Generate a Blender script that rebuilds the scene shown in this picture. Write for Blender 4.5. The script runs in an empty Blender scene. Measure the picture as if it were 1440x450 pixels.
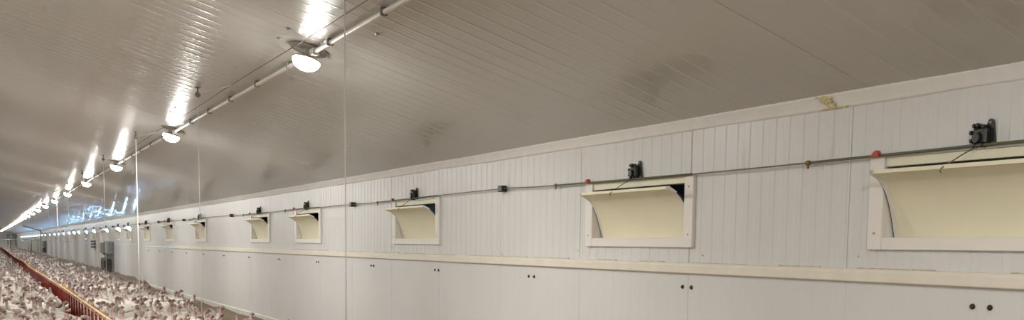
import bpy, math, random
from mathutils import Vector, Matrix
random.seed(11)
S = bpy.context.scene
COL = S.collection
PI = math.pi

# ------------------------------------------------------------------ helpers
class MB:
    """collects shapes, then links them as ONE mesh object"""
    def __init__(s):
        s.v = []; s.f = []; s.m = []; s.sm = []
    def face(s, idx, mat=0, smooth=False):
        s.f.append(idx); s.m.append(mat); s.sm.append(smooth)
    def box(s, lo, hi, mat=0, bev=0.0):
        x0, y0, z0 = lo; x1, y1, z1 = hi
        if bev <= 0:
            b = len(s.v)
            s.v += [(x0,y0,z0),(x1,y0,z0),(x1,y1,z0),(x0,y1,z0),(x0,y0,z1),(x1,y0,z1),(x1,y1,z1),(x0,y1,z1)]
            for q in ((3,2,1,0),(4,5,6,7),(0,1,5,4),(1,2,6,5),(2,3,7,6),(3,0,4,7)):
                s.face([b+i for i in q], mat)
        else:
            # octagonal prism look: bevelled along the longest axis, with small end chamfers
            d = (x1-x0, y1-y0, z1-z0); ax = d.index(max(d)); o = [i for i in range(3) if i != ax]
            lo_ = (x0,y0,z0); hi_ = (x1,y1,z1)
            a0, a1, b0, b1 = lo_[o[0]], hi_[o[0]], lo_[o[1]], hi_[o[1]]
            def ring(t, k):
                c = bev
                pts = [(a0+c,b0+k),(a1-c,b0+k),(a1-k,b0+c),(a1-k,b1-c),(a1-c,b1-k),(a0+c,b1-k),(a0+k,b1-c),(a0+k,b0+c)]
                r = []
                for p in pts:
                    q = [0,0,0]; q[ax] = t; q[o[0]] = p[0]; q[o[1]] = p[1]; r.append(tuple(q))
                return r
            rings = [ring(lo_[ax], bev*.7), ring(lo_[ax]+bev, 0), ring(hi_[ax]-bev, 0), ring(hi_[ax], bev*.7)]
            s.rings(rings, mat, False, True, flip=(ax == 1))
    def rings(s, rings, mat=0, smooth=True, cap=True, closed=True, flip=False, mats=None):
        n = len(rings[0]); b = len(s.v)
        for r in rings: s.v += [tuple(p) for p in r]
        for i in range(len(rings)-1):
            for j in range(n if closed else n-1):
                k = (j+1) % n
                q = [b+i*n+j, b+i*n+k, b+(i+1)*n+k, b+(i+1)*n+j]
                s.face(q[::-1] if flip else q, mats[i] if mats else mat, smooth)
        if cap:
            q = [b+j for j in range(n)]; s.face(q if flip else q[::-1], mats[0] if mats else mat)
            e = b+(len(rings)-1)*n; q = [e+j for j in range(n)]
            s.face(q[::-1] if flip else q, mats[-1] if mats else mat)
    def sweep(s, pts, radii, n=8, mat=0, smooth=True, cap=True, ref=(1,0,0), mats=None):
        """pts: path; radii: r or (r along ref-side, r along the other side) per point"""
        P = [Vector(p) for p in pts]; R = []
        for i, p in enumerate(P):
            t = (P[min(i+1, len(P)-1)] - P[max(i-1, 0)]).normalized()
            a = Vector(ref); a = a - t*a.dot(t)
            if a.length < 1e-4:
                a = Vector((0,1,0)); a = a - t*a.dot(t)
            a.normalize(); b = t.cross(a)
            r = radii[i] if isinstance(radii, (list, tuple)) else radii
            ra, rb = r if isinstance(r, (list, tuple)) else (r, r)
            R.append([p + a*(ra*math.cos(2*PI*k/n)) + b*(rb*math.sin(2*PI*k/n)) for k in range(n)])
        s.rings(R, mat, smooth, cap, mats=mats)
    def lathe(s, prof, c=(0,0,0), n=24, mat=0, axis='z', smooth=True, cap=True):
        R = []
        for r, h in prof:
            ring = []
            for k in range(n):
                a = 2*PI*k/n; u, w = r*math.cos(a), r*math.sin(a)
                p = {'z': (u, w, h), 'x': (h, u, w), 'y': (w, h, u)}[axis]
                ring.append((c[0]+p[0], c[1]+p[1], c[2]+p[2]))
            R.append(ring)
        s.rings(R, mat, smooth, cap)
    def ball(s, c, r, mat=0, n=8, m=5):
        rx, ry, rz = r if isinstance(r, (list, tuple)) else (r, r, r)
        R = []
        for i in range(m+1):
            t = PI*(0.04 + .92*i/m) - PI/2
            R.append([(c[0]+rx*math.cos(t)*math.cos(2*PI*k/n), c[1]+ry*math.cos(t)*math.sin(2*PI*k/n), c[2]+rz*math.sin(t)) for k in range(n)])
        s.rings(R, mat, True, True)
    def prism(s, poly, x0, x1, mat=0):
        """polygon in (y, z), extruded along x"""
        b = len(s.v); n = len(poly)
        s.v += [(x0, p[0], p[1]) for p in poly] + [(x1, p[0], p[1]) for p in poly]
        s.face([b+i for i in range(n)][::-1], mat); s.face([b+n+i for i in range(n)], mat)
        for i in range(n):
            j = (i+1) % n
            s.face([b+i, b+j, b+n+j, b+n+i], mat)
    def extr(s, prof, y0, y1, mat=0, smooth=False, closed=True, cap=True):
        """profile in (x, z), extruded along y"""
        s.rings([[(p[0], y0, p[1]) for p in prof], [(p[0], y1, p[1]) for p in prof]], mat, smooth, cap, closed)
    def mesh(s, name, mats):
        me = bpy.data.meshes.new(name)
        me.from_pydata([tuple(v) for v in s.v], [], s.f)
        for m in (mats if isinstance(mats, (list, tuple)) else [mats]): me.materials.append(m)
        me.polygons.foreach_set('material_index', s.m)
        me.polygons.foreach_set('use_smooth', s.sm)
        me.update()
        return me
    def build(s, name, mats, parent=None, loc=None):
        o = bpy.data.objects.new(name, s.mesh(name, mats)); COL.objects.link(o)
        if parent: o.parent = parent
        if loc: o.location = loc
        return o

def tag(o, label=None, cat=None, group=None, kind=None):
    if label: o['label'] = label
    if cat: o['category'] = cat
    if group: o['group'] = group
    if kind: o['kind'] = kind
    return o
def empty(name, loc, label=None, cat=None, group=None):
    o = bpy.data.objects.new(name, None); COL.objects.link(o); o.location = loc
    o.empty_display_size = .1
    return tag(o, label, cat, group)
def copy_tree(o, parent=None):
    c = o.copy(); COL.objects.link(c); c.parent = parent
    for ch in o.children: copy_tree(ch, c)
    return c
ORD = ['first','second','third','fourth','fifth','sixth','seventh','eighth','ninth','tenth','eleventh','twelfth','thirteenth','fourteenth','fifteenth','sixteenth','seventeenth','eighteenth','nineteenth']
def ordinal(i):
    if i < 19: return ORD[i]
    n = i+1; t = {2:'twent',3:'thirt',4:'fort'}[n//10]
    return t+'ieth' if n % 10 == 0 else t+'y-'+ORD[n % 10 - 1]

# ------------------------------------------------------------------ materials
def mat(name, col, rough=.5, metal=0.0, spec=.5, noise=0.0, nscale=8.0, emit=None, estr=0.0, bump=0.0, coat=0.0, col2=None, spots=None):
    m = bpy.data.materials.new(name); m.use_nodes = True
    nt = m.node_tree; b = nt.nodes['Principled BSDF']
    b.inputs['Base Color'].default_value = (*col, 1); b.inputs['Roughness'].default_value = rough
    b.inputs['Metallic'].default_value = metal; b.inputs['Specular IOR Level'].default_value = spec
    b.inputs['Coat Weight'].default_value = coat; b.inputs['Coat Roughness'].default_value = .05
    if emit:
        b.inputs['Emission Color'].default_value = (*emit, 1); b.inputs['Emission Strength'].default_value = estr
    if noise > 0 or bump > 0:
        tc = nt.nodes.new('ShaderNodeTexCoord'); n = nt.nodes.new('ShaderNodeTexNoise')
        n.inputs['Scale'].default_value = nscale; n.inputs['Detail'].default_value = 5
        nt.links.new(tc.outputs['Object'], n.inputs['Vector'])
        if noise > 0:
            r = nt.nodes.new('ShaderNodeMix'); r.data_type = 'RGBA'
            c2 = col2 or tuple(max(0, c*(1-noise)) for c in col)
            r.inputs['A'].default_value = (*c2, 1); r.inputs['B'].default_value = (*col, 1)
            mr = nt.nodes.new('ShaderNodeMapRange'); mr.inputs['From Min'].default_value = .3; mr.inputs['From Max'].default_value = .65
            nt.links.new(n.outputs['Fac'], mr.inputs['Value']); nt.links.new(mr.outputs['Result'], r.inputs['Factor'])
            nt.links.new(r.outputs['Result'], b.inputs['Base Color'])
        if bump > 0:
            bp = nt.nodes.new('ShaderNodeBump'); bp.inputs['Strength'].default_value = bump; bp.inputs['Distance'].default_value = .02
            nt.links.new(n.outputs['Fac'], bp.inputs['Height']); nt.links.new(bp.outputs['Normal'], b.inputs['Normal'])
    return m
M = {}
LENS_MAIN = 860.0
M['wall'] = mat('white_wall_sheet', (.66,.66,.645), .36, spec=.3, noise=.05, nscale=1.2)
M['ceiling'] = mat('white_ceiling_sheet', (.60,.588,.55), .34, spec=.12, coat=.5, noise=.06, nscale=.6)
def wall_dirt():
    nt = M['wall'].node_tree; b = nt.nodes['Principled BSDF']; src = b.inputs['Base Color'].links[0].from_socket
    tc = nt.nodes.new('ShaderNodeTexCoord'); mp = nt.nodes.new('ShaderNodeMapping'); mp.inputs['Scale'].default_value = (0, 9, 1.1)
    n = nt.nodes.new('ShaderNodeTexNoise'); n.inputs['Scale'].default_value = 1.0; n.inputs['Detail'].default_value = 3
    r = nt.nodes.new('ShaderNodeMapRange'); r.inputs['From Min'].default_value = .60; r.inputs['From Max'].default_value = .80; r.inputs['To Max'].default_value = .45
    sx = nt.nodes.new('ShaderNodeSeparateXYZ')
    z = nt.nodes.new('ShaderNodeMapRange'); z.inputs['From Min'].default_value = 2.34; z.inputs['From Max'].default_value = 2.16
    mu = nt.nodes.new('ShaderNodeMath'); mu.operation = 'MULTIPLY'
    z2 = nt.nodes.new('ShaderNodeMapRange'); z2.inputs['From Min'].default_value = 2.02; z2.inputs['From Max'].default_value = 2.10
    m2 = nt.nodes.new('ShaderNodeMath'); m2.operation = 'MULTIPLY'
    mx = nt.nodes.new('ShaderNodeMix'); mx.data_type = 'RGBA'; mx.inputs['B'].default_value = (.34,.29,.20,1)
    L = nt.links.new
    L(tc.outputs['Object'], mp.inputs['Vector']); L(mp.outputs['Vector'], n.inputs['Vector']); L(n.outputs['Fac'], r.inputs['Value'])
    L(tc.outputs['Object'], sx.inputs['Vector']); L(sx.outputs['Z'], z.inputs['Value']); L(sx.outputs['Z'], z2.inputs['Value'])
    L(r.outputs['Result'], mu.inputs[0]); L(z.outputs['Result'], mu.inputs[1]); L(mu.outputs[0], m2.inputs[0]); L(z2.outputs['Result'], m2.inputs[1])
    L(m2.outputs[0], mx.inputs['Factor']); L(src, mx.inputs['A']); L(mx.outputs['Result'], b.inputs['Base Color'])
wall_dirt()
M['trim'] = mat('cream_trim', (.74,.70,.60), .5, noise=.08, nscale=6)
M['cove'] = mat('cove_trim', (.78,.765,.73), .5, noise=.07, nscale=9)
M['kick'] = mat('kick_board', (.66,.64,.58), .55, noise=.15, nscale=5)
M['frame'] = mat('vent_frame_white', (.76,.73,.68), .42, noise=.03, nscale=4)
M['cream'] = mat('vent_flap_cream', (.80,.76,.58), .45, noise=.04, nscale=5)
M['gasket'] = mat('black_gasket', (.012,.012,.014), .6)
M['black'] = mat('black_plastic', (.012,.012,.013), .38)
M['duct'] = mat('dark_duct', (.015,.014,.013), .8)
M['ductw'] = mat('pale_duct', (.7,.7,.7), .5)
M['steel'] = mat('grey_steel', (.34,.33,.31), .4, metal=.8)
M['rod'] = mat('dull_rod', (.20,.19,.15), .5, metal=.5, noise=.4, nscale=60)
M['spring'] = mat('greenish_sleeve', (.17,.18,.11), .6, metal=.2, noise=.5, nscale=150)
M['brass'] = mat('brass_coupling', (.22,.16,.06), .5, metal=.5)
M['red'] = mat('red_clip', (.42,.05,.03), .5)
M['bolt'] = mat('dark_bolt', (.05,.045,.04), .45, metal=.6)
M['screw'] = mat('zinc_screw', (.45,.45,.44), .4, metal=.7)
M['white'] = mat('white_plastic', (.78,.77,.74), .4)
M['cord'] = mat('pale_cord', (.72,.70,.64), .7)
M['conduit'] = mat('conduit_white', (.72,.70,.66), .4)
M['clip'] = mat('clip_grey', (.16,.14,.12), .6)
M['lampbase'] = mat('lamp_base', (.42,.39,.35), .5)
M['lens'] = mat('lamp_lens', (.9,.9,.85), .4, emit=(1.0,.972,.925), estr=LENS_MAIN)
M['lens_side'] = mat('lamp_lens_rim', (.9,.9,.85), .4, emit=(1.0,.972,.925), estr=17.0)
M['litter'] = mat('brown_litter', (.235,.175,.115), .95, noise=.6, nscale=14, col2=(.12,.088,.055), bump=.9)
M['feather'] = mat('white_feathers', (.58,.535,.475), .75, noise=.22, nscale=18, col2=(.36,.31,.27), bump=.3)
M['skin'] = mat('turkey_skin', (.27,.178,.162), .65, noise=.35, nscale=60)
M['neck'] = mat('turkey_neck', (.44,.335,.305), .7, noise=.35, nscale=50)
M['beak'] = mat('horn_beak', (.34,.25,.19), .7)
M['leg'] = mat('turkey_leg', (.45,.30,.22), .65)
M['eye'] = mat('dark_eye', (.01,.008,.008), .2)
M['fred'] = mat('feeder_red', (.14,.013,.007), .65, spec=.2, noise=.25, nscale=20)
M['forange'] = mat('feeder_orange', (.62,.33,.12), .42, noise=.2, nscale=9)
M['fyellow'] = mat('feeder_yellow', (.58,.36,.12), .5, noise=.4, nscale=40)
M['grey'] = mat('grey_enclosure', (.20,.205,.205), .45, noise=.08, nscale=5)
M['lgrey'] = mat('pale_grey_enclosure', (.27,.275,.275), .4)
M['dark'] = mat('dark_equipment', (.055,.05,.045), .6, noise=.3, nscale=10)
M['gatesteel'] = mat('gate_steel', (.32,.30,.28), .5, metal=.5)
M['door'] = mat('end_door', (.52,.52,.51), .5)
M['foam'] = mat('yellow_foam', (.80,.68,.40), .9, noise=.3, nscale=60, bump=.8)
M['stain'] = mat('dirty_caulk', (.62,.55,.42), .8, noise=.4, nscale=40)
M['brown'] = mat('dusty_header', (.22,.19,.16), .6, noise=.3, nscale=8)

# ------------------------------------------------------------------ dimensions (metres; X across, Y along the barn, Z up)
WX = 4.90            # right wall
RX, LX = .05, -4.75  # ridge and left wall
CZ, SL = 2.517, .254 # ceiling height at the right wall and its slope
Y0, Y1 = -9.0, 187.0
GZ = -.12            # litter level
def ceil_z(x): return CZ + SL*(WX-x) if x >= RX else CZ + SL*(WX-RX) - SL*(RX-x)
ANG = math.atan(SL)
VENT_Y = [2.30,5.43,10.07,14.64,17.81,23.74,28.36,32.87,37.45,40.6,45.0,50.6,54.7,59.4,62.9,66.5,71.7,76.8,81.6,88.0,95.0,100.2] + [106+4.7*k for k in range(13)]
VENTS = [y+.74 for y in VENT_Y]
VZ, VW, VH = 1.50, 1.48, .59
N_DARK = 8           # the nearest eight are hooded, the rest let the daylight in

# ------------------------------------------------------------------ setting
def profile_y(y0, y1, pitch, depth, seams, seam_w, seam_d, soft=False):
    """list of (y, depth) of a ribbed sheet"""
    P = []
    y = y0
    if soft:
        bw = .019                               # narrow rounded beads on a flat sheet
        i = 0; rg = random.Random(5)
        while y < y1:
            w_, d_ = (.030, depth*rg.uniform(1.1, 1.9)) if i % 3 == 0 else (bw, depth*rg.uniform(.12, .28))
            P.append((y+pitch*.5, .0))
            for k in range(9): P.append((y-w_/2+w_*k/8, -d_*(1-math.cos(2*PI*k/8))/2))
            y += pitch; i += 1
        P.sort()
    else:
        while y < y1:
            P += [(y, 0), (y+pitch*.43, 0), (y+pitch*.50, depth), (y+pitch*.93, depth)]; y += pitch
    ss = [q for q in seams if y0 < q < y1]
    out = []; si = 0
    P = [p for p in P if all(abs(p[0]-q) > seam_w*1.2 for q in (s_ for s_ in ss if abs(s_-p[0]) < 1))]
    for q in ss:
        P += [(q-seam_w, 0), (q-seam_w*.6, seam_d), (q+seam_w*.6, seam_d), (q+seam_w, 0)]
    P.sort()
    return P
def lerp_depth(P, y, i):
    a, b = P[i], P[i+1]
    return a[1] + (b[1]-a[1])*(y-a[0])/max(1e-9, b[0]-a[0])
def ribbed_wall(name, x, sgn, holes, z_lo, z_hi, hole_z, pitch, d_up, d_low, split):  # joints of the lower sheets are sealed proud
    seams = [3.95+1.54*k for k in range(-9, 119)]
    w = MB()
    for (za, zb, dep, sd, hol) in ((z_lo, split, d_low, -.003, False), (split, hole_z[0], d_up, .007, False), (hole_z[0], hole_z[1], d_up, .007, True), (hole_z[1], z_hi, d_up, .007, False)):
        P = profile_y(Y0, Y1, pitch, dep, seams, .004, sd)
        if hol:
            import bisect
            keys = [p[0] for p in P]; extra = []
            for (a, b) in holes:
                for q in (a, b):
                    i = min(max(bisect.bisect(keys, q)-1, 0), len(P)-2)
                    extra.append((q, lerp_depth(P, q, i)))
            P = sorted(P+extra)
        b = len(w.v)
        for y, d in P:
            w.v.append((x+sgn*d, y, za)); w.v.append((x+sgn*d, y, zb))
        for i in range(len(P)-1):
            if hol:
                mid = (P[i][0]+P[i+1][0])/2
                if any(a < mid < c for a, c in holes): continue
            q = [b+2*i, b+2*i+2, b+2*i+3, b+2*i+1]
            w.face(q if sgn < 0 else q[::-1])
    return tag(w.build(name, M['wall']), kind='structure')
holes = [(c-.68, c+.68) for c in VENTS]
wall_r = ribbed_wall('wall_right', WX, 1, holes, -.4, 2.56, (1.53, 2.065), .126, .0035, .0010, 1.33)
wall_l = ribbed_wall('wall_left', LX, -1, [], -.4, 2.56, (1.53, 2.065), .6, .0035, .0006, 1.33)

def ceiling(name, xa, xb):
    za, zb = ceil_z(xa), ceil_z(xb)
    n = Vector((zb-za, 0, -(xb-xa))).normalized()
    if n.z < 0: n = -n
    seams = [3.80+3.15*k for k in range(-4, 60)]
    P = profile_y(Y0, Y1, .063, .0014, seams, .0028, .012, soft=True)
    w = MB()
    for y, d in P:
        wob = .0015*math.sin(y*1.9)+.0006*math.sin(y*5.1+1)
        for (x, z) in ((xa, za), (xb, zb)):
            w.v.append((x+n.x*(d+wob), y, z+n.z*(d+wob)))
    for i in range(len(P)-1):
        w.face([2*i, 2*i+1, 2*i+3, 2*i+2], 0, True)
    o = w.build(name, M['ceiling']); o.data.set_sharp_from_angle(angle=.6)
    return tag(o, kind='structure')
ceil_r = ceiling('ceiling', RX, WX+.25)
ceil_l = ceiling('ceiling_left', LX-.25, RX)

# floor: litter with a bank of bedding against the wall further down
fl = MB()
xs = [LX-.2, -2, 0, 1.5, 2.5, 3.0, 3.4, 3.7, 4.0, 4.2, 4.4, 4.6, 4.75, 4.9, 5.0]
ys = [Y0-.5, -4, 0, 4, 8, 10] + [10+.5*k for k in range(1, 130)] + [75+3*k for k in range(1, 39)]
for y in ys:
    for x in xs:
        z = GZ + .012*math.sin(x*7+y*3.1)*math.sin(y*2.3+x)
        t = min(1, max(0, (y-31)/6.0)); u = max(0, min(1, (x-3.5)/1.3))
        z += t*u*(.20+.03*math.sin(y*1.7)+.02*math.sin(y*4.1))
        z += .05*max(0, min(1, (x-4.1)/.7))*(.6+.4*math.sin(y*2.1))
        fl.v.append((x, y, z))
nx = len(xs)
for i in range(len(ys)-1):
    for j in range(nx-1):
        fl.face([i*nx+j, i*nx+j+1, (i+1)*nx+j+1, (i+1)*nx+j], 0, True)
tag(fl.build('floor', M['litter']), kind='structure')

def gable(name, y):
    g = MB(); poly = [(LX-.3,-.4),(WX+.3,-.4),(WX+.3,ceil_z(WX+.3)+.02),(RX,ceil_z(RX)+.03),(LX-.3,ceil_z(LX-.3)+.02)]
    b = len(g.v)
    g.v += [(p[0], y, p[1]) for p in poly] + [(p[0], y+.1, p[1]) for p in poly]
    g.face([0,1,2,3,4]); g.face([9,8,7,6,5])
    for i in range(5):
        j = (i+1) % 5; g.face([i, i+5, j+5, j])
    return tag(g.build(name, M['wall']), kind='structure')
gable('wall_back', Y0+.05); gable('wall_end', Y1-.3)

# cove, belt strip and kick board
c = MB()
cx, cz0, cz1 = WX-.032, 2.432, ceil_z(WX-.032)+.004
prof = [(WX+.01, cz0-.002), (WX-.006, cz0)]
for k in range(1, 7):
    t = k/6; prof.append((WX-.006-(.034)*t**1.4, cz0+(cz1-cz0)*t))
prof += [(WX+.01, cz1+.02)]
N = 260
rings = []
for k in range(N+1):
    y = Y0+.2 + (Y1-Y0-.6)*(k/N)**1.8; j = .0035*math.sin(y*2.7)+.0025*math.sin(y*6.3+1)
    rings.append([(p[0], y, p[1] + (j if i in (0, 1) else 0)) for i, p in enumerate(prof)])
c.rings(rings, 0, True, True)
tag(c.build('trim_1', M['cove']), kind='structure')
c = MB()
c.extr([(WX+.01,1.288),(WX-.022,1.290),(WX-.030,1.298),(WX-.030,1.352),(WX-.024,1.362),(WX-.024,1.374),(WX+.01,1.380)][::-1], Y0+.2, 28.5)
belt = tag(c.build('trim_2', M['trim']), kind='structure')
c = MB()   # smeared sealant along the strip's upper edge
y = 2.3
while y < 16:
    L = random.uniform(.25, .9); h = random.uniform(.004, .010)
    c.box((WX-.012, y, 1.370), (WX+.002, y+L, 1.3765+h)); y += L + random.uniform(.02, .5)
c.build('sealant_bead', M['stain'], belt)
c = MB()
c.extr([(WX+.01,-.3),(WX-.03,-.3),(WX-.03,-.012),(WX-.018,0),(WX+.01,.002)][::-1], Y0+.2, 34.2)
tag(c.build('baseboard_right', M['kick']), kind='structure')
# bolts below the strip, in pairs, and loose screw heads and nicks on the sheets
bm_ = MB(); bm_.lathe([(.017,0),(.017,-.003),(.0125,-.004),(.0125,-.011),(.008,-.013)][::-1], axis='x', n=12)
bolt_me = bm_.mesh('bolt', M['bolt'])
for yy in (3.01,5.50,7.90,10.17,12.35,14.88,17.20,19.50,21.9,24.2,26.5,28.8,31.1,33.4):
    for dy in (-.052, .052):
        o = bpy.data.objects.new('bolt', bolt_me); COL.objects.link(o); o.parent = wall_r; o.location = (WX, yy+dy, 1.18)
sm_ = MB(); sm_.lathe([(.008,0),(.007,-.004),(.003,-.006)][::-1], axis='x', n=10)
screw_me = sm_.mesh('screw', M['screw'])
for (yy, zz) in ((3.86,1.455),(7.06,1.46),(5.33,1.44),(9.95,1.46),(11.62,1.455),(8.52,1.40),(14.5,1.46),(16.2,1.47)):
    o = bpy.data.objects.new('screw', screw_me); COL.objects.link(o); o.parent = wall_r; o.location = (WX+.002, yy, zz)
# washers on the ceiling
wm = MB(); wm.lathe([(.018,.0),(.018,-.006),(.008,-.012)][::-1], n=12)
wash_me = wm.mesh('washer', M['screw'])
def on_ceil(x, y, d=0.0):
    return (x-math.sin(ANG)*d, y, ceil_z(x)-math.cos(ANG)*d)
for (xx, yy) in ((2.16,9.06),(2.17,8.72),(2.15,7.22),(2.17,7.56),(2.15,12.2),(2.16,12.6),(2.16,17.6),(2.62,8.7),(2.62,6.5)):
    o = bpy.data.objects.new('washer', wash_me); COL.objects.link(o); o.parent = ceil_r; o.location = on_ceil(xx, yy, .001); o.rotation_euler.y = ANG
# foam squeezed out at the cove
f = MB()
for k in range(16):
    t = k/15; f.ball((WX-.032+random.uniform(-.002,.004)+.03*(.0 if k < 9 else .35), 4.10+.16*(1-t)*random.uniform(.2,1), 2.525-.085*t), (.007, .022+.02*random.random(), .012), n=8, m=4)
for k in range(6): f.ball((WX-.008, 4.00+.035*k, 2.436), (.008,.026,.008), n=8, m=4)
tag(f.build('sealing_foam', M['foam']), 'yellow expanding foam patch squeezed out along the white cove trim', 'foam')

# ------------------------------------------------------------------ inlet vents
def flap_profile():
    pts = [(.090,.080),(.070,.150),(.047,.222),(.020,.292),(-.012,.352),(-.052,.400),(-.100,.436),(-.150,.458),(-.186,.466)]
    th = [.012]*6+[.014,.018,.024]
    fr = [Vector((p[0],p[1])) for p in pts]; back = []
    for i, p in enumerate(fr):
        t = (fr[min(i+1,len(fr)-1)]-fr[max(i-1,0)]).normalized(); nrm = Vector((t.y, -t.x))
        back.append(p + nrm*th[i])
    return fr, back
def make_vent(detail=True, dark=True):
    root = empty('inlet_vent', (WX, 0, VZ))
    h = VW/2
    fr = MB(); e = .028
    fr.box((-e, -h, 0), (.012, -h+.105, VH), bev=.004); fr.box((-e, h-.105, 0), (.012, h, VH), bev=.004)
    fr.box((-e+.004, -h+.105, 0), (.10, h-.105, .078), bev=.004)          # bottom rail with a deep sill
    fr.box((-e+.004, -h+.105, VH-.014), (.012, h-.105, VH), bev=.003)
    jd = .10 if dark else .03
    if not dark:
        for q in ((-h+.096, -h+.102), (h-.102, h-.096)): fr.box((.012, q[0], .05), (.11, q[1], .36))
    fr.box((.012, -h+.098, .07), (jd, -h+.104, VH-.02)); fr.box((.012, h-.104, .07), (jd, h-.098, VH-.02))   # jambs
    fr.build('frame', M['frame'], root)
    hd = MB(); hd.box((-.010, -h+.105, .520), (.10, h-.105, VH-.013), bev=.003)
    hd.build('header', M['cream'], root)
    fl_ = MB(); A, B = flap_profile(); loop = list(A)+list(B)[::-1]
    g = h-.120 if dark else h-.107
    fl_.rings([[(p.x, -g, p.y) for p in loop], [(p.x, g, p.y) for p in loop]], 0, False, True)
    for i in range(len(fl_.sm)):
        pass
    fo = fl_.build('flap', M['cream'], root)
    for p in fo.data.polygons:
        p.use_smooth = len(p.vertices) == 4
    fo.data.set_sharp_from_angle(angle=.6)
    if detail:
        for s_ in (-1, 1):                 # white end plates of the flap
            en = MB()
            a, b = (g-.028, g+.003) if s_ > 0 else (-g-.003, -g+.028)
            lp_ = [p-(B[i]-p).normalized()*.003 for i, p in enumerate(A)]+[p+(p-A[i]).normalized()*.001 for i, p in enumerate(B)][::-1]
            en.rings([[(p.x, a, p.y) for p in lp_], [(p.x, b, p.y) for p in lp_]], 0, False, True)
            en.build('end_plate', M['frame'], fo)
        for s_ in (-1, 1):                 # rubber seal behind each end
            ga = MB(); path = [Vector((p.x*.5+q.x*.5, s_*(g+.006), p.y*.5+q.y*.5)) for p, q in zip(A[:-2], B[:-2])]
            ga.sweep(path, .0062, n=6); ga.build('rubber_seal', M['gasket'], fo)
        for s_ in (-1, 1):
            for z in (.105, VH-.10):
                o = bpy.data.objects.new('screw', screw_me); COL.objects.link(o); o.parent = root; o.location = (-e, s_*(h-.05), z)
    d = MB(); x1 = .42 if dark else .035
    a, z0, z1 = .655, .055, .56
    if not dark:
        for q in ((-a-.03, -a), (a, a+.03)): d.box((.012, q[0], z0-.03), (x1, q[1], z1+.03))
        d.box((.012, -a, z0-.03), (.11, a, z0)); d.box((.012, -a, z1), (x1, a, z1+.03))
        d.build('outer_frame', M['ductw'], root)
        return root
    d.box((.101, -a-.02, z0-.02), (x1, -a, z1+.02)); d.box((.101, a, z0-.02), (x1, a+.02, z1+.02))
    d.box((.101, -a, z1), (x1, a, z1+.02)); d.box((.101, -a, z0-.02), (x1, a, z0))
    if dark: d.box((x1, -a-.02, z0-.02), (x1+.02, a+.02, z1+.02))
    d.build('duct', M['duct'] if dark else M['ductw'], root)
    return root
def make_pulley(detail=True):
    root = empty('pulley_bracket', (WX, 0, 2.16))
    p = MB()
    tri = []
    for (cy, cz, r, a0, a1) in ((-.075,-.052,.028,200,340),(-.052,.062,.026,-20,160),(.05,-.05,.025,170,270)):
        for k in range(7):
            a = math.radians(a0+(a1-a0)*k/6); tri.append((cy+r*math.cos(a), cz+r*math.sin(a)))
    # order the outline by angle
    tri.sort(key=lambda q: math.atan2(q[1]+.01, q[0]+.03))
    p.prism(tri, -.016, 0)
    p.build('back_plate', M['black'], root)
    b = MB()
    b.box((-.065, -.056, -.056), (-.012, .060, .040), bev=.012)
    b.box((-.056, -.030, .034), (-.024, .000, .056), bev=.006)
    for (y, z, ln) in ((.052,.050,.055),(.022,.052,.055),(.074,.012,.058),(.070,-.034,.058),(.046,-.058,.055),(-.02,-.060,.055)):
        b.lathe([(.013,0),(.013,-ln),(.009,-ln-.006)][::-1], (-.012, y, z), axis='x', n=10)
    b.build('pulley_block', M['black'], root)
    if detail:
        s_ = MB(); s_.lathe([(.030,0),(.030,-.008),(.022,-.012),(.030,-.016),(.030,-.024)][::-1], (-.064,.018,-.018), axis='x', n=18)
        s_.build('sheave', M['black'], root)
        t = MB(); t.sweep([(-.067,.045,.012),(-.070,.01,.016),(-.067,-.03,.022)], .004, n=6); t.build('drive_band', M['brass'], root)
        for (y, z) in ((-.052,.066),(-.080,-.052)):
            o = bpy.data.objects.new('fixing_screw', screw_me); COL.objects.link(o); o.parent = root; o.location = (-.016, y, z); o.scale = (1.1,1.1,1.1)
    for ch in root.children: ch.scale = (.85*ch.scale.x, .70*ch.scale.y, ch.scale.z); ch.location = (.85*ch.location.x, .70*ch.location.y, ch.location.z)
    k = MB(); k.sweep([(-.06,.015,-.07),(-.12,.06,-.115),(-.186,.135,-.186),(-.194,.138,-.205),(-.192,.128,-.212)], .0036, n=6)
    k.build('lift_cord', M['rod'], root)
    return root
vents = []
proto_a = make_vent(True, True); proto_b = make_vent(True, False)
pul_a = make_pulley(True); pul_b = make_pulley(False)
for i, yc in enumerate(VENTS):
    src = proto_a if i < N_DARK else proto_b
    v = src if i in (0, N_DARK) else copy_tree(src)
    v.location = (WX, yc, VZ)
    if i == 0: lab = 'large white air inlet with cream curved flap, cut off by the right edge'
    elif i < N_DARK: lab = 'white air inlet with cream curved flap, %s from the right along the wall' % ordinal(i)
    elif yc < 103: lab = 'small daylit air inlet with open flap, %s from the right along the wall' % ordinal(i)
    else: lab = 'tiny bright air inlet beyond the far gate, %s from the right along the wall' % ordinal(i)
    tag(v, lab, 'air vent', 'air inlets along the right wall')
    if yc < 103:
        src = pul_a if i < 8 else pul_b
        q = src if i in (0, 8) else copy_tree(src)
        q.location = (WX-.004, yc, 2.155)
        tag(q, 'black pulley bracket with cord above the %s air inlet from the right' % ordinal(i), 'pulley', 'pulley brackets above the air inlets')

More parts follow.
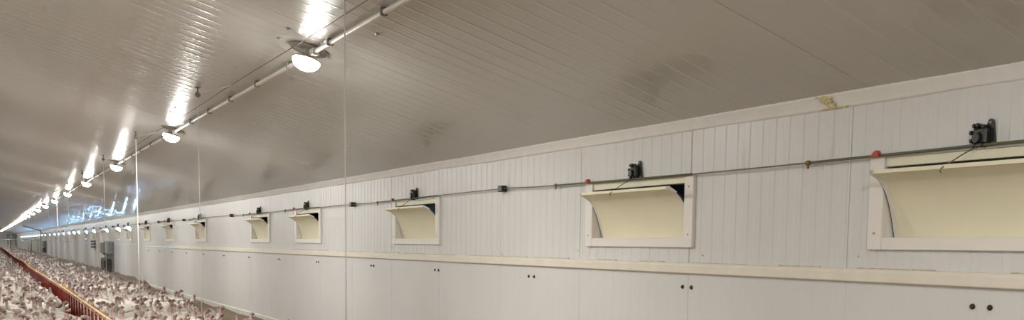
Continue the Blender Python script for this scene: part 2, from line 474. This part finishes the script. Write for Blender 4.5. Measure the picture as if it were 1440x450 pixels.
# ------------------------------------------------------------------ control rod running above the inlets
rod = empty('control_rod', (WX-.05, 3.0, 2.092), 'thin dull metal control rod running the length of the wall above the inlets', 'rod')
def rz(y): return .010*math.sin(y*.9)*(1 if y > 3 else 0) + (.012 if 8 < y < 14 else 0) + min(.03, max(0, (y-12)*.002))
r = MB(); pts = [(0, -9.0+.25+k*.5 - 3.0 + .0, 0) for k in range(220)]
pts = [(0, p[1], rz(p[1]+3)) for p in pts]
r.sweep(pts, .0058, n=6); r.build('rod', M['rod'], rod)
for i, yc in enumerate(VENTS):
    if yc > 64: break
    a, b = yc-.75, yc+1.22
    s_ = MB(); s_.sweep([(0, a-3, rz(a)), (0, yc-3, rz(yc)), (0, b-3, rz(b))], .0088, n=8); s_.build('sleeve', M['spring'], rod)
    k = MB(); k.lathe([(.013,-.02),(.017,-.01),(.017,.01),(.013,.02)], (0, b-3, rz(b)), axis='y', n=8); k.lathe([(.008,0),(.008,-.03)][::-1], (0,b-3,rz(b)-.01), n=6)
    k.build('coupling', M['brass'], rod)
    cpy = yc+.68
    k = MB(); k.prism([(cpy-3-.030,-.016),(cpy-3+.034,-.016),(cpy-3+.018,.008),(cpy-3-.002,.024),(cpy-3-.014,.024),(cpy-3-.022,.006)], -.018, .018)
    k.v = [(v[0], v[1], v[2]+rz(cpy)+.008) for v in k.v]
    k.build('red_clip', M['red'], rod)['label'] = 'red clip'
for y in (8.46, 13.07, 20.9, 26.6, 30.9, 35.3, 39.4, 43.0, 48.1):
    k = MB(); k.box((-.030, y-3-.045, rz(y)-.034), (.045, y-3+.045, rz(y)+.034), bev=.008); k.build('guide_block', M['black'], rod)

# ------------------------------------------------------------------ ceiling lamps, conduit, cable and hanging cords
LAMP_Y = [-5.3, 1.13] + [7.55+6.42*k for k in range(28)]  # first two, above and behind the camera, are added to brighten the near wall
def make_lamp():
    root = empty('ceiling_lamp', (0,0,0)); root.rotation_euler.y = ANG
    b = MB(); b.lathe([(.165,0),(.168,-.006),(.155,-.012),(.06,-.016),(.055,-.07),(.09,-.078),(.119,-.084),(.1215,-.094),(.118,-.097)][::-1], n=28)
    b.build('housing', M['lampbase'], root)
    d = MB(); prof = [(.119,-.0972)]
    for k in range(1, 9):
        a = k/8*PI/2; prof.append((.119*math.cos(a)+.0005, -.0972-.085*math.sin(a)))
    d.lathe(prof[::-1], n=16, cap=True)
    for i, f_ in enumerate(d.f):
        zc = sum(d.v[j][2] for j in f_)/len(f_); d.m[i] = 0 if zc < -.0972-.085*.76 else 1
    d.build('dome', [M['lens'], M['lens_side']], root)
    return root
lp = make_lamp()
LXC = 2.425
for i, y in enumerate(LAMP_Y):
    o = lp if i == 0 else copy_tree(lp)
    o.location = on_ceil(LXC, y, .004)
    k = i-2
    if i == 0: lab = 'unseen white dome lamp added behind the camera, continuing the row to light the wall'
    elif i == 1: lab = 'unseen white dome lamp added above the camera, continuing the row to light the wall'
    elif k == 0: lab = 'largest glowing white dome lamp under the ceiling, nearest in the row'
    elif k < 9: lab = 'glowing white dome lamp under the ceiling conduit, %s in the receding row' % ordinal(k)
    else: lab = 'tiny far glowing lamp in the bright streak, %s in the receding row' % ordinal(k)
    tag(o, lab, 'lamp', 'dome lamps along the ceiling')
for k in range(8):                     # added unseen row under the left slope, put in to brighten the near wall
    o = copy_tree(lp); o.location = (-LXC+.10, LAMP_Y[k], ceil_z(-LXC+.10)-.004); o.rotation_euler.y = -ANG
    tag(o, 'added white dome lamp of an unseen left row, put in for even light', 'lamp', 'added lamps of an unseen left row')
cd = empty('electrical_conduit', on_ceil(LXC+.012, 0, .043), 'white electrical conduit clipped along the ceiling between the dome lamps', 'conduit')
c = MB(); c.sweep([(0, -8.5+3*k, 0) for k in range(64)], .019, n=8); c.build('pipe', M['conduit'], cd)
n = 0
yy = 5.9
cm = MB(); cm.box((-.026,-.014,-.024),(.026,.014,.034), bev=.004); clip_me = cm.mesh('pipe_clip', M['clip'])
while yy < 75:
    if all(abs(yy-l) > .3 for l in LAMP_Y):
        o = bpy.data.objects.new('pipe_clip', clip_me); COL.objects.link(o); o.parent = cd; o.location = (0, yy, 0)
    yy += 1.12
jb = MB(); jb.box((-.03,-.05,-.03),(.03,.05,.03), bev=.006); jb_me = jb.mesh('junction_box', M['conduit'])
for y in LAMP_Y[2:14]:
    o = bpy.data.objects.new('junction_box', jb_me); COL.objects.link(o); o.parent = cd; o.location = (0, y-.13, -.004)
cab = MB(); cp = []
for k in range(400):
    y = -8.5+.48*k; q = on_ceil(2.29, y, .028+.012*math.sin(y*PI/4.72)**2); cp.append(q)
cab.sweep(cp, .0042, n=6)
tag(cab.build('winch_cable', M['clip']), 'thin dark winch cable stretched along the ceiling beside the conduit', 'cable')
HANG = [5.79, 10.55, 15.36, 19.9, 24.5, 29.1, 33.8, 38.5]
for i, y in enumerate(HANG):
    top = Vector(on_ceil(2.115, y, .05))
    root = empty('hanging_cord', (top.x, y, top.z))
    p = MB()
    p.lathe([(.03,0.052),(.03,.045),(.012,.04)][::-1], (0,0,0), n=10); p.sweep([(0,0,.045),(0,0,-.005)], .007, n=6)
    p.lathe([(.026,-.012),(.030,-.006),(.018,0),(.030,.006),(.026,.012)], (0,0,-.028), axis='y', n=14)
    p.box((-.008,-.018,-.06),(.008,.018,.0)); p.build('ceiling_pulley', M['clip'], root)
    k = MB(); rr = .0085 if i == 2 else (.0040 if i == 0 else (.0034 if i == 1 else .0024))
    zb = (-.02 if i < 1 else .30) - top.z
    k.sweep([(0,0,-.03),(0,.0,-1.2),(.004,0,zb)], rr, n=6); k.build('cord', M['cord'], root)
    c2 = Vector(on_ceil(2.29, y-.80, .034)) - top
    k = MB(); k.sweep([(0,0,-.02), c2*.5+Vector((0,0,-.012)), c2], .0032, n=6); k.build('pull_line', M['cord'], root)
    lab = {0: 'grey hanging cord nearest the camera, crossing the ceiling and the wall', 1: 'thin pale cord hanging from a dark ceiling pulley, second from the camera', 2: 'thick white cord hanging down to the turkeys, third from the camera'}.get(i, 'faint distant cord hanging from the ceiling, %s from the camera' % ordinal(i))
    tag(root, lab, 'cord', 'cords hanging from the ceiling')

# ------------------------------------------------------------------ feeder line
def fx(y): return 1.42 + .0*y
def fz(y):
    P = [(8,.42),(13.4,.425),(16,.44),(20,.463),(33,.465),(39,.45),(42,.49),(45,.53),(60,.50),(76,.58),(100,.65),(172,.72)]
    for a, b in zip(P, P[1:]):
        if y <= b[0]: return a[1]+(b[1]-a[1])*(y-a[0])/(b[0]-a[0])
    return .72
fd = empty('feeder_line', (1.42, 9, GZ), 'long orange feeder line with red drop tubes running through the flock', 'feeder')
FYS = [9+.5*k for k in range(325)]
def fp(y, dz=0, dx=0): return (fx(y)-1.42+dx, y-9, fz(y)-GZ+dz)
t = MB(); t.sweep([fp(y) for y in FYS], .019, n=8); t.build('auger_tube', M['forange'], fd)
t = MB(); t.sweep([fp(y, -.040, -.010) for y in FYS], .007, n=6); t.build('support_wire', M['fyellow'], fd)
def drop_shape(mb, base, h):
    x, y, z = base
    mb.sweep([(x,y,z-.01),(x,y,z-h*.5),(x,y,z-h+.05)], [.019,.019,.022], n=8)
    mb.lathe([(.03,z-h+.07),(.075,z-h+.05),(.11,z-h+.01),(.115,z-h-.03),(.10,z-h-.05),(.04,z-h-.055)][::-1], (x,y,0), n=12)
rest = MB(); n = 0; y = 11.0
while y < 170:
    h = fz(y)-GZ - .10 if y < 44 else .40
    if n < 90:
        d = MB(); drop_shape(d, fp(y, -.02), h); o = d.build('drop_tube', M['fred'], fd)
        if n < 60 and random.random() < .65:
            g = MB(); b = fp(y, .02, .012); g.box((b[0]-.006,b[1]-.02,b[2]),(b[0]+.014,b[1]+.03,b[2]+.015+.035*random.random()), bev=.003)
            g.box((b[0]+.004,b[1]-.03,b[2]-.02),(b[0]+.05,b[1]+.012,b[2]+.012), bev=.003)
            g.build('shutter_lever', M['fyellow'], o)
    else:
        drop_shape(rest, fp(y, -.02), h)
    n += 1; y += .565
tag(rest.build('drop_tubes', M['fred'], fd), kind='stuff')

# ------------------------------------------------------------------ turkeys
def turkey(neck, mats, sit=0.0, n=12, lod=False):
    """one continuous bird: tail, body, breast, neck, head and beak are one lofted surface; wings and legs grow from it"""
    b = MB()
    dz = -sit
    body = [((0,-.285,.262),(.03,.006)),((0,-.235,.258),(.065,.022)),((0,-.17,.262),(.088,.060)),((0,-.09,.270),(.118,.098)),((0,.0,.276),(.132,.118)),((0,.08,.284),(.126,.122)),((0,.14,.302),(.098,.108))]
    nk = neck
    st = [((p[0],p[1],p[2]+dz), (r[0]*.86, r[1]*.92)) for p, r in body] + [((p[0],p[1],p[2]+dz), r) for p, r in nk]
    if lod:
        st = [s_ for i, s_ in enumerate(st) if i not in (1, 5)]
    nb = len(body) - (2 if lod else 0)
    mm = []
    for i in range(len(st)-1):
        if i < nb+2: mm.append(0)
        elif i < nb+4: mm.append(2)
        elif i < len(st)-3: mm.append(1)
        else: mm.append(3)
    b.sweep([s_[0] for s_ in st], [s_[1] for s_ in st], n=n, mats=mm)
    if not lod:
        for s_ in (-1, 1):     # folded wings
            b.sweep([(s_*.073,.125,.30+dz),(s_*.107,.06,.298+dz),(s_*.116,-.03,.290+dz),(s_*.096,-.13,.276+dz),(s_*.06,-.235,.262+dz)], [(.012,.03),(.022,.066),(.022,.074),(.02,.055),(.008,.02)], n=8, mat=0)
            if sit < .1:
                b.sweep([(s_*.05,-.01,.21),(s_*.052,-.035,.115),(s_*.054,-.005,.02),(s_*.054,.0,.008)], [.034,.015,.011,.012], n=6, mat=4)
                for a in (-.5, 0, .5):
                    b.sweep([(s_*.054,.0,.009),(s_*.054+.03*math.sin(a),.03*math.cos(a),.008),(s_*.054+.055*math.sin(a),.055*math.cos(a),.003)], [.009,.007,.003], n=5, mat=4)
        hp = Vector(st[-4][0]); hd = (Vector(st[-2][0])-Vector(st[-5][0])).normalized(); side = hd.cross(Vector((0,0,1)))
        side = side.normalized() if side.length > .2 else Vector((1,0,0))
        for s_ in (-1, 1):
            b.ball(tuple(hp+side*(s_*.027)+Vector((0,0,.004))), .0055, mat=5, n=6, m=4)
        b.sweep([tuple(Vector(st[-3][0])+Vector((0,0,-.012))), tuple(Vector(st[-4][0])+Vector((0,0,-.035))), tuple(Vector(st[-5][0])+Vector((0,0,-.05)))], [.006,.011,.006], n=6, mat=1)  # wattle
    else:
        for s_ in (-1, 1):
            b.sweep([(s_*.05,-.01,.2),(s_*.054,.0,.0)], [.02,.011], n=4, mat=4)
    return b
R_N = [(.062,.070),(.041,.045),(.028,.030),(.024,.026),(.025,.027),(.031,.033),(.033,.034),(.021,.021),(.010,.010),(.003,.003)]
def neckpath(pts): return [(p, R_N[i]) for i, p in enumerate(pts)]
POSES = {
 'alert': (neckpath([(0,.178,.342),(0,.196,.395),(0,.203,.445),(0,.204,.495),(0,.205,.530),(0,.214,.556),(0,.238,.566),(0,.266,.560),(0,.283,.553),(0,.298,.545)]), 0),
 'relaxed': (neckpath([(0,.178,.340),(0,.198,.378),(0,.205,.412),(0,.206,.440),(0,.210,.466),(0,.224,.486),(0,.247,.492),(0,.274,.484),(0,.290,.476),(0,.304,.467)]), 0),
 'pecking': (neckpath([(0,.188,.310),(0,.232,.292),(0,.268,.256),(0,.292,.212),(0,.306,.168),(0,.318,.132),(0,.330,.106),(0,.344,.080),(0,.352,.064),(0,.358,.050)]), 0),
 'sideways': (neckpath([(0,.178,.342),(0,.196,.390),(.004,.202,.430),(.008,.203,.470),(.014,.204,.500),(.030,.208,.522),(.054,.214,.528),(.082,.218,.521),(.098,.220,.513),(.113,.222,.504)]), 0),
 'resting': (neckpath([(0,.176,.340),(0,.190,.375),(0,.194,.405),(0,.194,.430),(0,.199,.455),(0,.214,.474),(0,.237,.480),(0,.264,.472),(0,.280,.464),(0,.294,.455)]), .15),
 'preening': (neckpath([(0,.178,.342),(.012,.190,.386),(.030,.184,.424),(.055,.165,.446),(.082,.138,.452),(.106,.110,.444),(.122,.086,.428),(.132,.064,.404),(.136,.052,.388),(.139,.042,.372)]), 0),
 'leaning': (neckpath([(0,.186,.330),(0,.222,.360),(0,.256,.392),(0,.284,.424),(0,.304,.452),(0,.324,.474),(0,.348,.480),(0,.374,.472),(0,.389,.464),(0,.403,.455)]), 0),
}
TM = [M['feather'], M['skin'], M['neck'], M['beak'], M['leg'], M['eye']]
POSE_ME = {k: turkey(v[0], TM, v[1]).mesh('turkey', TM) for k, v in POSES.items()}
POSE_TXT = {'alert': 'standing with its neck stretched up', 'relaxed': 'standing with its neck drawn in', 'pecking': 'with its head lowered to the litter', 'sideways': 'with its head turned sideways', 'resting': 'resting low on the litter', 'preening': 'with its head turned back over its wing', 'leaning': 'reaching its neck forward'}

# camera numbers, used to tell which birds the photograph shows largest
RM = Matrix(((0.861348312261269, 0.032335875890045926, -0.5069846901979262), (-0.5078797054220181, 0.07782913323629302, -0.857904907807463), (0.011717072377851735, 0.9964421795318136, 0.0834607276794379)))
CAM = Vector((0,0,1.5)); FPX = 1250.0
def proj(p):
    c = RM.transposed() @ (Vector(p)-CAM)
    return 720-FPX*c.x/c.z, 450+FPX*c.y/c.z
cells = []
y = 10.2
while y < 172:
    step = .31 if y < 40 else (.46 if y < 80 else .6)
    x = -1.2
    lim = 3.72 - .28*math.sin(y*.8)
    while x < 4.2:
        px = x+random.uniform(-.15,.15)*step/.4; py = y+random.uniform(-.15,.15)*step/.4
        if px < lim and abs(py-103) > .5 and abs(px-fx(py)) > .13 and (px < 3.35 or random.random() < .75) and random.random() < .97:
            cells.append((px, py))
        x += step
    y += step
kept = []; grid = {}
for (x, y) in cells:
    gx, gy_ = int(x//.5), int(y//.5); ok = True
    for i in (-1,0,1):
        for j in (-1,0,1):
            for (a, b) in grid.get((gx+i, gy_+j), ()):
                if (a-x)**2+(b-y)**2 < .255**2: ok = False
    if ok: grid.setdefault((gx, gy_), []).append((x, y)); kept.append((x, y))
cells = kept
inview, rest_b = [], []
for (x, y) in cells:
    u, v = proj((x, y, GZ+.45))
    (inview if (-4 < u < 1440 and v < 449) else rest_b).append((x, y))
inview.sort(key=lambda q: q[0]**2+q[1]**2)
indiv = inview[:300]; rest_b += inview[300:]
pk = ['alert']*4+['relaxed']*7+['pecking']*2+['sideways']*4+['resting']*3+['preening']*2+['leaning']*2
def ground(x, y):
    t = min(1, max(0, (y-31)/6.0)); u = max(0, min(1, (x-3.5)/1.3))
    return GZ + t*u*.2 + .05*max(0, min(1, (x-4.1)/.7))*(.6+.4*math.sin(y*2.1))
placed = {}
def circles(x, y, a):
    return [(x-math.sin(a)*d, y+math.cos(a)*d, r_) for d, r_ in ((-.2,.08),(0,.14),(.17,.12),(.27,.05))]
def choose(x, y):
    near = [c_ for i in range(-2, 3) for j in range(-2, 3) for c_ in placed.get((int(x//.5)+i, int(y//.5)+j), ())]
    best = None
    for t_ in range(14):
        a = random.uniform(0, 2*PI); cost = 0
        for (cx_, cy_, cr) in circles(x, y, a):
            cost += max(0, .10+cr-abs(cx_-fx(cy_)))
            for (qx, qy, qr) in near:
                cost += max(0, cr+qr-math.hypot(cx_-qx, cy_-qy))
        if best is None or cost < best[0]: best = (cost, a)
        if cost == 0: break
    placed.setdefault((int(x//.5), int(y//.5)), []).extend(circles(x, y, best[1]))
    return best[1]
for (x, y) in indiv:
    k = random.choice(pk)
    o = bpy.data.objects.new('turkey', POSE_ME[k]); COL.objects.link(o)
    o.location = (x, y, ground(x, y)+.004); o.rotation_euler.z = choose(x, y)
    s_ = random.uniform(.80, .96); o.scale = (s_, s_, s_)
    side = 'right of the orange feeder line' if x > fx(y) else 'left of the orange feeder line'
    tag(o, 'white turkey %s, %s' % (POSE_TXT[k], side), 'turkey', 'turkeys %s, %s' % (POSE_TXT[k], side))
LOD = {k: turkey(POSES[k][0], TM, POSES[k][1], n=7, lod=True) for k in POSES}
fm = MB()
for (x, y) in rest_b:
    b = LOD[random.choice(pk)]; a = choose(x, y) if y < 60 else random.uniform(0, 2*PI); s_ = random.uniform(.80, .96); ca, sa = math.cos(a)*s_, math.sin(a)*s_; gz = ground(x, y)
    o0 = len(fm.v)
    fm.v += [(x+v[0]*ca-v[1]*sa, y+v[0]*sa+v[1]*ca, gz+v[2]*s_) for v in b.v]
    fm.f += [[i+o0 for i in f_] for f_ in b.f]; fm.m += b.m; fm.sm += b.sm
tag(fm.build('turkey_flock', TM), 'dense flock of distant white turkeys covering the litter farther down the barn', 'turkeys', kind='stuff')

# ------------------------------------------------------------------ equipment on the wall further down
def slab(name, x0, y0, z0, y1, z1, m, parent, bev=.01):
    b = MB(); b.box((x0, y0, z0), (0, y1, z1), bev=bev); return b.build(name, m, parent)
cb = empty('control_cabinet', (WX, 45.1, 0), 'grey electrical control cabinet with dark fan box below, on the wall past a pale pilaster', 'cabinet')
cb.scale = (1, 1, .865)
slab('back_board', -.03, -1.9, .02, 1.8, 1.70, M['grey'], cb)
o = slab('enclosure', -.22, -1.75, 1.06, -.35, 1.66, M['lgrey'], cb, .02)
o = slab('enclosure', -.26, -.25, 1.06, 1.25, 1.64, M['grey'], cb, .02)
b = MB(); b.box((-.275, .3, 1.12), (-.262, .34, 1.58)); b.build('door_seam', M['dark'], o)
slab('fuse_box', -.14, .75, .82, 1.2, 1.0, M['white'], cb, .02)
o = slab('fan_box', -.24, -1.2, .16, 1.2, .80, M['dark'], cb, .03)
b = MB(); b.box((-.285, -.7, .28), (-.24, .4, .68), bev=.02); b.build('grille', M['black'], o)
slab('cable_duct', -.10, 1.4, .0, 1.62, 1.62, M['dark'], cb)
pil = empty('door_frame', (WX, 48.35, 0), 'pale narrow door with raised frame on the right wall beside the control cabinet', 'door')
slab('door_panel', -.05, -1.0, -.1, .95, 1.90, M['white'], pil); slab('jamb', -.11, -1.25, -.1, -1.0, 1.94, M['frame'], pil); slab('jamb', -.11, .95, -.1, 1.2, 1.94, M['frame'], pil); slab('door_head', -.11, -1.25, 1.90, 1.2, 2.0, M['frame'], pil)
b = MB(); b.lathe([(.02,0),(.03,-.03),(.02,-.06)][::-1], (-.05,-.8,.9), axis='x', n=10); b.build('handle', M['steel'], pil)
sw = empty('switch_stack', (WX, 51.0, 1.1), 'stack of three small grey switch boxes on the wall left of the pale door', 'switch')
for k in range(3):
    o = slab('switch_box', -.16, -.55, .015+.145*k, .55, .13+.145*k, M['grey'], sw, .015)
    b = MB(); b.box((-.20, -.2, .045+.145*k), (-.16, .2, .10+.145*k), bev=.01); b.build('dial', M['dark'], o)
c2 = empty('control_cabinet', (WX, 96.2, 0), 'small distant dark cabinet on the wall just before the far gate', 'cabinet')
slab('back_board', -.04, -2.0, .25, 2.0, 1.45, M['grey'], c2); slab('enclosure', -.22, -1.6, .85, 1.6, 1.40, M['grey'], c2, .02); slab('fan_box', -.24, -1.3, .30, 1.3, .80, M['dark'], c2, .03)

# partition and gate across the barn, far away
gy = 103.0
gt = empty('partition_gate', (3.0, gy, GZ), 'thin distant pipe gate across the barn in front of the end section', 'gate')
def pipe(name, pts, r_, m, parent):
    b = MB(); b.sweep([(p[0]-3.0, p[1], p[2]-GZ) for p in pts], r_, n=8, ref=(0,1,0)); return b.build(name, m, parent)
pipe('top_rail', [(-2.8,0,1.53),(4.86,0,1.50)], .03, M['gatesteel'], gt)
pipe('bottom_rail', [(-2.8,0,.1),(4.86,0,.1)], .03, M['gatesteel'], gt)
for x, wd in ((4.84,.07),(4.56,.05),(3.95,.10),(3.70,.05),(2.15,.09),(1.0,.04),(-.4,.05)):
    pipe('post', [(x,0,GZ),(x,0,1.52 if x not in (4.84, 2.15) else (2.45 if x > 4 else 2.05))], wd*.6, M['gatesteel'], gt)
b = MB()
for k in range(16):
    z = .25+.078*k; b.sweep([(-5.8,0,z-GZ),(1.86,0,z-GZ)], .006, n=4, ref=(0,1,0))
for k in range(60):
    x = -5.8+.13*k; b.sweep([(x,0,.1-GZ),(x,0,1.5-GZ)], .006, n=4)
b.build('wire_mesh', M['gatesteel'], gt)
hb = MB(); b0, b1 = 3.25, WX-.02
hb.v += []
hb.rings([[(b0,gy-.1,ceil_z(b0)-.01),(b0,gy+.1,ceil_z(b0)-.01),(b0,gy+.1,ceil_z(b0)-.11),(b0,gy-.1,ceil_z(b0)-.11)],[(b1,gy-.1,ceil_z(b1)-.01),(b1,gy+.1,ceil_z(b1)-.01),(b1,gy+.1,ceil_z(b1)-.14),(b1,gy-.1,ceil_z(b1)-.14)]], 0, False, True)
tag(hb.build('ceiling_beam', M['brown']), 'short brown beam under the sloping ceiling above the far gate', 'beam')
dr = empty('end_door', (4.2, Y1-.3, GZ), 'grey door panel in the hazy end wall of the barn', 'door')
b = MB(); b.box((-.72,-.06,.0),(.45,-.005,2.45), bev=.02); b.build('door_leaf', M['door'], dr)
b = MB(); b.box((-.84,-.08,.0),(-.72,-.005,2.55)); b.box((.45,-.08,.0),(.57,-.005,2.55)); b.box((-.84,-.08,2.45),(.57,-.005,2.57)); b.build('door_casing', M['grey'], dr)

# ------------------------------------------------------------------ dust haze
h = MB(); poly = [(LX+.05, GZ+.6),(WX-.36, GZ+.6),(WX-.36, ceil_z(WX-.36)-.03),(RX, ceil_z(RX)-.05),(LX+.05, ceil_z(LX+.05)-.03)]
h.rings([[(p[0], 24.0, p[1]) for p in poly], [(p[0], Y1-.4, p[1]) for p in poly]], 0, False, True)
hm = bpy.data.materials.new('dust_haze'); hm.use_nodes = True; nt = hm.node_tree; nt.nodes.clear()
out = nt.nodes.new('ShaderNodeOutputMaterial'); vs = nt.nodes.new('ShaderNodeVolumeScatter')
vs.inputs['Color'].default_value = (.96,.96,.96,1); vs.inputs['Density'].default_value = .0095; vs.inputs['Anisotropy'].default_value = .35
nt.links.new(vs.outputs[0], out.inputs['Volume'])
tag(h.build('dust_haze', hm), 'pale dust haze filling the far length of the barn', 'haze', kind='stuff')

# ------------------------------------------------------------------ daylight outside, camera, output
wd = bpy.data.worlds.new('daylight'); S.world = wd; wd.use_nodes = True
bg = wd.node_tree.nodes['Background']; bg.inputs['Color'].default_value = (.32,.60,1.0,1); bg.inputs['Strength'].default_value = 105.0
cam = bpy.data.cameras.new('camera'); co = bpy.data.objects.new('camera', cam); COL.objects.link(co); S.camera = co
cam.sensor_fit = 'HORIZONTAL'; cam.sensor_width = 36; cam.lens = FPX/1440*36; cam.shift_y = 225/1440; cam.clip_start = .05; cam.clip_end = 400
co.matrix_world = Matrix.Translation(CAM) @ RM.to_4x4()
S.view_settings.view_transform = 'Standard'; S.view_settings.look = 'None'; S.view_settings.gamma = 1; S.view_settings.use_curve_mapping = False
S.view_settings.exposure = 1.0
S.cycles.max_bounces = 7; S.cycles.diffuse_bounces = 4; S.cycles.glossy_bounces = 3; S.cycles.volume_bounces = 0; S.cycles.adaptive_threshold = .03
S.cycles.sample_clamp_indirect = 6; S.cycles.use_denoising = True; S.cycles.caustics_reflective = False; S.cycles.caustics_refractive = False
